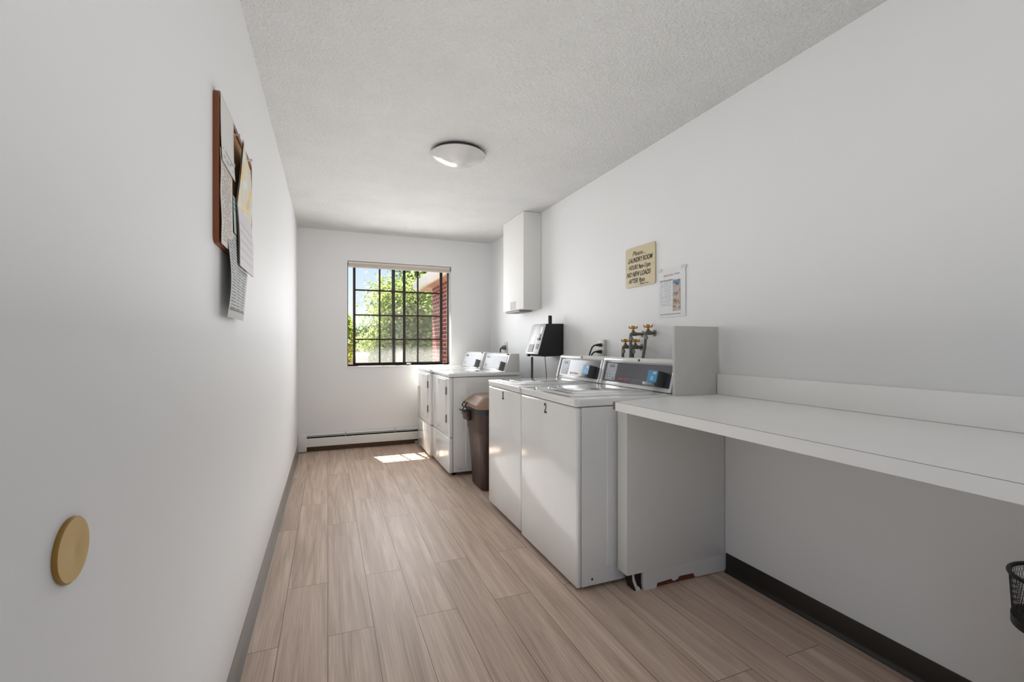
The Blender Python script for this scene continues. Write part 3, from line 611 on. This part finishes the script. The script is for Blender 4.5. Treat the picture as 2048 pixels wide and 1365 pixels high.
for y, z in ((2.30, 1.622), (2.09, 1.622)): mb.box(XR - .006, XR - .0008, y - .02, y + .02, z - .006, z + .012, .0003, 1)
mb.build('tape', mat('clear tape', (214, 214, 210), .25), nt_)

# ------------------------------------------------------------------ door bumper
db = thing('door_bumper', (XL, .737, .919), 'round tan door bumper disc on the left wall near the camera', 'door bumper')
MB().lathe([(.0395, 0), (.0402, .0015), (.0402, .0042), (.039, .0055)], (XL, .737, .919), 'x', 64).build('rim', mat('ochre rim', (150, 112, 40), .45), db)
MB().lathe([(.0388, .0050), (.0385, .0060), (.003, .0060), (.002, .0056)], (XL, .737, .919), 'x', 64).build('pad', mat('tan pad', (212, 178, 116), .6, noise=.12, nscale=60), db)

# ------------------------------------------------------------------ bulletin board and what is pinned to it
bb = thing('bulletin_board', (XL, 1.81, 1.68), 'cork bulletin board with a brown wooden frame on the left wall', 'bulletin board')
BY0, BY1, BZ0, BZ1 = 1.508, 2.118, 1.462, 1.898
def ring_prism(o_, i_, x0, x1):
    b = bmesh.new(); n_ = len(o_)
    L_ = [[b.verts.new((x, *p)) for p in ps_] for x, ps_ in ((x0, o_), (x1, o_), (x1, i_), (x0, i_))]
    for k in range(4):
        p, q = L_[k], L_[(k + 1) % 4]
        for j in range(n_): b.faces.new((p[j], p[(j + 1) % n_], q[(j + 1) % n_], q[j]))
    bmesh.ops.recalc_face_normals(b, faces=b.faces[:]); m_ = MB(); m_._merge(b); return m_
ring_prism(rrect(BY0, BY1, BZ0, BZ1, .022), rrect(BY0 + .016, BY1 - .016, BZ0 + .016, BZ1 - .016, .010), XL, XL + .015).build('frame', mat('brown wood frame', (128, 66, 26), .4, noise=.35, nscale=24), bb)
MB().box(XL, XL + .009, BY0 + .012, BY1 - .012, BZ0 + .012, BZ1 - .012).build('cork_panel', mat('cork', (190, 142, 84), .85, noise=.35, nscale=160, bump=.3, bscale=300), bb)
PX = XL + .0165
def paper(name, y0, y1, z0, z1, curve, m, label, cat='paper', dz=0, nu=10, nv=24):
    f = lambda u, v: (PX + curve(u, v), y0 + (y1 - y0) * u, z0 + (z1 - z0) * v + dz * u)
    o = MB().sheet(f, nu, nv, .0005).build(name, m, loc=(XL + .016, (y0 + y1) / 2, z0)); o['label'] = label; o['category'] = cat
    o.location = (XL + .016, (y0 + y1) / 2, z0); return o
M_P1 = print_mat('pale form', (216, 215, 212), (90, 90, 92), 9, 1, .12, .9, .02, .32, .18, .40, 8)
paper('letter_sheet', 1.519, 1.712, 1.70, 1.890, lambda u, v: .001 + .005 * (1 - v) ** 3, M_P1, 'white letter sheet pinned at the top corner of the corkboard', 'paper')
M_P2 = print_mat('notice text', (210, 205, 198), (140, 124, 120), 34, 1, .1, .9, .05, .86, .45, .44, 16)
paper('printed_notice', 1.515, 1.690, 1.462, 1.735, lambda u, v: .0005 + .0035 * (1 - v) ** 1.5 + .0018 * math.sin(6 * v) ** 2 * (1 - u), M_P2, 'printed notice sheet below the letter sheet on the corkboard', 'paper')
M_P3 = print_mat('teal leaflet print', (176, 190, 184), (88, 140, 130), 8, 1, .0, 1, .6, .98, .6, .30, 4)
paper('leaflet', 1.705, 1.80, 1.535, 1.655, lambda u, v: .0006 + .004 * (1 - v), M_P3, 'small teal-striped leaflet on the corkboard behind the calendar', 'leaflet')
M_P4 = print_mat('newsprint', (188, 188, 186), (104, 108, 112), 28, 3, .05, .95, .10, .97, .5, .38, 18)
def fnews(u, v): return (PX + .0035 + .008 * math.sin(3.0 * v + .1) + .003 * math.sin(5 * v + 3 * u), 1.595 + (.275 + .075 * v) * u + .012 * v, 1.257 + .275 * v)
news = MB().sheet(fnews, 12, 24, .0005).build('newspaper_page', M_P4, loc=(XL + .016, 1.75, 1.257))
tag(news, 'grey newspaper page hanging below the corkboard edge', 'newspaper')
for (u0, u1, v0, v1) in ((.05, .97, .085, .105), (.55, .97, .60, .615), (.60, .97, .575, .58)):
    def f(a, b_):
        p = fnews(u0 + (u1 - u0) * a, v0 + (v1 - v0) * b_); return (p[0] + .0006, p[1], p[2])
    MB().sheet(f, 8, 2, .0004).build('headline_rule', mat('dark green rule', (70, 96, 86), .7), news)
# calendar hung open: picture leaf above, month leaf below
cal = thing('wall_calendar', (XL + .03, 1.87, 1.65), 'open wall calendar hanging on the corkboard, sunflower-coloured picture over a month page', 'calendar')
CY0, CY1 = 1.752, 2.045
def c_up(u, v): return (PX + .006 + .022 * v ** 1.4 * (1 - u) ** 1.5 + .003 * math.sin(4 * v), CY0 + (CY1 - CY0) * u, 1.640 + .212 * v)
def c_lo(u, v): return (PX + .006 + .006 * math.sin(3.1 * v) + .008 * (1 - v) ** 3, CY0 + (CY1 - CY0) * u, 1.437 + .203 * v)
def cal_pic():
    m = blotch_mat('calendar picture', [(230, 229, 226), (222, 222, 216), (206, 210, 200), (236, 212, 150), (228, 190, 110), (188, 198, 190)], 16, .4); return m
MB().sheet(c_up, 10, 16, .0012).build('picture_page', cal_pic(), cal)
MB().sheet(c_lo, 10, 16, .0018).build('month_page', print_mat('month grid', (216, 212, 214), (196, 188, 194), 7, 5, .05, .95, .12, .85, .25, .2, 3), cal)
bk = MB().sheet(lambda u, v: (c_up(u, v)[0] - .0024, c_up(u, v)[1] - .011 * (1 - u), c_up(u, v)[2]), 10, 16, .001).build('back_cover', mat('shadowed calendar backing', (74, 48, 40), .6), cal)  # backing reaches past the page; its dark colour also paints the shadow gap
MB().sheet(lambda u, v: (c_lo(u, v)[0] - .0030, c_lo(u, v)[1] - .011 * (1 - u), c_lo(u, v)[2]), 10, 16, .001).build('back_cover', MATS['shadowed calendar backing'], cal)
# push pins
def pin(p, label, L=.018):
    t = thing('push_pin', p, label, 'push pin', 'clear push pins on the corkboard')
    MB().lathe([(.0045, L - .006), (.0055, L), (.003, L - .012), (.0028, L - .014), (.005, L - .016)][::-1], p, 'x', 12).build('head', mat('clear plastic pin', (206, 202, 196), .15), t)
    MB().lathe([(.0007, 0), (.0007, L - .012)], p, 'x', 6).build('needle', M_STEEL, t)
    return t
pin((XL + .0095, 1.762, 1.872), 'clear push pin in bare cork beside the calendar top')
pin((PX + .010, 1.90, 1.842), 'clear push pin holding the calendar picture page')
pin((PX + .0062, 1.590, 1.712), 'clear push pin through the printed notice top')

# ------------------------------------------------------------------ bin and wire basket at the right edge
BX, BY = 1.742, .546
wb = thing('white_bin', (BX, BY, 0), 'white bin under the counter holding the black mesh basket', 'bin')
MB().lathe([(.080, 0), (.083, .003), (.092, .428), (.094, .432), (.094, .437), (.086, .437)], (BX, BY, 0), n=48).build('body', mat('white bin plastic', (226, 225, 222), .4), wb)
mk = thing('wire_basket', (BX, BY, .437), 'black wire mesh basket on top of the white bin', 'basket')
def torus(r, z, t): return MB().tube([(BX + r * math.cos(2 * math.pi * k / 40), BY + r * math.sin(2 * math.pi * k / 40), z) for k in range(41)], t, 8, False)
torus(.113, .571, .0055).build('rim', M_BLACK, mk)
MB().lathe([(.103, .437), (.110, .437), (.110, .460), (.103, .460)], (BX, BY, 0), n=48).build('base_band', M_BLACK, mk)
MB().lathe([(.0, .4372), (.103, .4372), (.103, .4385), (.0, .4385)], (BX, BY, 0), n=48).build('bottom', M_BLACK, mk)
def mesh_mat():
    m = mat('wire mesh', (20, 20, 20), .5); n = m.node_tree.nodes; l = m.node_tree.links
    return m
mb = MB(); n_ = 84; za, zb_ = .458, .570
b = bmesh.new()
for sgn in (1, -1):
    for k in range(n_):
        pr_ = []
        for i in range(5):
            f = i / 4; a = 2 * math.pi * (k + sgn * 4 * f) / n_; r_ = .1065 + .006 * f
            for dr, dz in ((-.0004, 0), (.0004, 0)):
                pass
            pr_.append((a, r_, za + (zb_ - za) * f))
        wd = .0011 / .11
        prev = None
        for (a, r_, z) in pr_:
            cur = [b.verts.new((BX + rr * math.cos(aa), BY + rr * math.sin(aa), z)) for aa, rr in ((a - wd / 2, r_), (a + wd / 2, r_), (a, r_ + .0009))]
            if prev:
                for q in range(3): b.faces.new((prev[q], prev[(q + 1) % 3], cur[(q + 1) % 3], cur[q]))
            prev = cur
mb._merge(b); mb.build('mesh_side', M_BLACK, mk, smooth=False)

# ------------------------------------------------------------------ outdoors
GZ = -2.8
struct(MB().box(-30, 45, 5.87, 90, GZ - .1, GZ), 'ground', mat('pale gravel lot', (150, 150, 140), .9, noise=.3, nscale=1.5), smooth=False)
# own eave over the window
struct(MB().box(-3, 1.79, YF + .23, 5.905, 2.175, 2.32), 'trim_2', M_TRIMW, smooth=False)
wg = thing('brick_wing', (2.8, 7.1, GZ), 'red brick wing of the building at right beyond the window, with a white gutter', 'building')
MB().box(1.80, 5.0, 5.74, 8.46, GZ, 2.21).build('brick_wall', M_BRICK, wg, smooth=False)
M_SOFF = mat('tan wood soffit', (208, 170, 140), .6, noise=.15, nscale=6)
MB().box(1.56, 5.3, 5.91, 8.68, 2.205, 2.222).build('soffit', M_SOFF, wg, smooth=False)
MB().prism([(1.565, 2.165), (1.545, 2.165), (1.49, 2.20), (1.475, 2.29), (1.462, 2.305), (1.475, 2.312), (1.565, 2.312)], 'y', 5.91, 8.70, .002).build('gutter', M_TRIMW, wg)
MB().box(1.565, 1.585, 5.91, 8.70, 2.17, 2.31).box(1.565, 5.3, 8.68, 8.70, 2.17, 2.31).build('fascia', M_TRIMW, wg, smooth=False)
MB().prism([(1.50, 2.312), (5.3, 2.312), (3.4, 3.1)], 'y', 5.92, 8.72).build('roof', mat('grey shingle', (110, 106, 102), .9, noise=.3, nscale=20), wg, smooth=False)

def leaf_mat(name, c1, c2):
    m = bpy.data.materials.new(name); m.use_nodes = True; n = m.node_tree.nodes; l = m.node_tree.links; n.clear()
    out = n.new('ShaderNodeOutputMaterial'); d = n.new('ShaderNodeBsdfDiffuse'); t = n.new('ShaderNodeBsdfTranslucent'); mx = n.new('ShaderNodeMixShader'); mx.inputs[0].default_value = .45
    g = n.new('ShaderNodeNewGeometry'); rp = n.new('ShaderNodeValToRGB'); rp.color_ramp.elements[0].color = (*lin(c1), 1); rp.color_ramp.elements[1].color = (*lin(c2), 1)
    l.new(g.outputs['Random Per Island'], rp.inputs[0]); l.new(rp.outputs[0], d.inputs[0]); l.new(rp.outputs[0], t.inputs[0])
    l.new(d.outputs[0], mx.inputs[1]); l.new(t.outputs[0], mx.inputs[2]); l.new(mx.outputs[0], out.inputs[0]); return m
M_BARK = mat('bark', (88, 72, 58), .9, noise=.4, nscale=20)
def tree(x, y, zc, rx, ry, rz, nleaf, size, lm, label, nblob=26, seed=1):
    rnd = random.Random(seed)
    t = thing('tree', (x, y, GZ), label, 'tree', 'trees outside the window')
    blobs = []
    for i in range(nblob):
        a = rnd.uniform(0, 2 * math.pi); s = rnd.uniform(-1, 1); q = math.sqrt(1 - s * s); r_ = rnd.uniform(.35, .92)
        blobs.append((Vector((x + rx * r_ * q * math.cos(a), y + ry * r_ * q * math.sin(a), zc + rz * r_ * s)), rnd.uniform(.22, .42)))
    vs = []; fs = []
    for i in range(nleaf):
        c, br_ = rnd.choice(blobs)
        p = c + Vector((rnd.gauss(0, 1) * rx, rnd.gauss(0, 1) * ry, rnd.gauss(0, .8) * rz)) * br_ * .55
        d = Vector((rnd.gauss(0, 1), rnd.gauss(0, 1), rnd.gauss(-.4, .8))).normalized(); s_ = d.orthogonal().normalized()
        s_ = (Matrix.Rotation(rnd.uniform(0, 6.28), 3, d) @ s_); k = size * rnd.uniform(.6, 1.3); n0 = len(vs)
        up_n = d.cross(s_) * .12 * k
        vs += [p - d * k * .5, p + s_ * k * .27 + up_n, p + d * k * .6, p - s_ * k * .27 + up_n]; fs.append((n0, n0 + 1, n0 + 2, n0 + 3))
    me = bpy.data.meshes.new('foliage'); me.from_pydata([v - Vector((x, y, GZ)) for v in vs], [], fs); me.materials.append(lm)
    o = bpy.data.objects.new('foliage', me); COL.objects.link(o); o.parent = t
    tr = .05 + .06 * rz
    mb = MB().tube([(x, y, GZ), (x + .05, y, GZ + (zc - GZ) * .5), (x, y, zc), (x + .05, y, zc + rz * .6)], [tr, tr * .8, tr * .55, tr * .15], 10)
    mb.build('trunk', M_BARK, t)
    mb = MB()
    for c, _ in blobs[:12]:
        z0 = rnd.uniform(zc - rz * .7, zc + rz * .1); mb.tube([(x, y, z0), tuple((Vector((x, y, z0)) + c) / 2 + Vector((0, 0, .1))), tuple(c)], [tr * .4, tr * .25, tr * .08], 6)
    mb.build('branches', M_BARK, t)
    return t
L_LIGHT = leaf_mat('light green leaves', (132, 150, 84), (200, 206, 140))
L_MID = leaf_mat('mid green leaves', (92, 116, 72), (160, 176, 116))
L_DARK = leaf_mat('dark green leaves', (56, 84, 56), (112, 136, 88))
L_LIME = leaf_mat('lime leaves', (128, 160, 44), (196, 212, 96))
tree(3.0, 18, 1.5, 2.15, 1.5, 2.2, 26000, .15, L_LIGHT, 'broad light green tree filling the middle of the window view', 60, 3)
tree(5.3, 25, 3.6, 2.3, 1.8, 2.7, 12000, .20, L_DARK, 'tall dark green tree rising behind the brick wing gutter', 36, 5)
tree(1.75, 23, .7, 1.3, 1.2, 1.7, 9000, .17, L_DARK, 'lower bushy tree at the left of the window view above the shed', 30, 8)
tree(3.0, 14.5, -.9, 1.5, 1.0, 1.3, 9000, .12, L_MID, 'low spreading tree in front of the broad light green one', 34, 15)
tree(.17, 8.2, 1.25, .24, .24, .72, 1400, .075, L_LIME, 'young lime green tree close outside at the window left edge', 24, 11)
tree(9.0, 34, 2.5, 4.5, 3, 4.0, 9000, .34, L_DARK, 'farthest dark green tree, behind all other trees', 40, 21)
sh_ = thing('garden_shed', (.7, 13, GZ), 'low white-roofed shed beyond the window, under the trees', 'shed')
MB().box(.40, 1.00, 12.75, 13.4, GZ, .856).build('wall', mat('pale grey shed wall', (176, 178, 184), .7), sh_, smooth=False)
MB().box(.36, 1.03, 12.6, 13.5, .856, .936, .01).build('roof', mat('white roof', (244, 244, 244), .5), sh_)
ho = thing('house', (-1.7, 11, GZ), 'beige neighbouring house at the left edge of the window view', 'house')
MB().box(-4, .515, 10.4, 11.6, GZ, 1.16).build('wall', mat('beige siding', (196, 180, 158), .8), ho, smooth=False)
MB().prism([(10.2, 1.17), (11.8, 1.17), (11.0, 1.66)], 'x', -4.3, .47).build('roof', mat('house roof', (150, 140, 134), .9), ho, smooth=False)
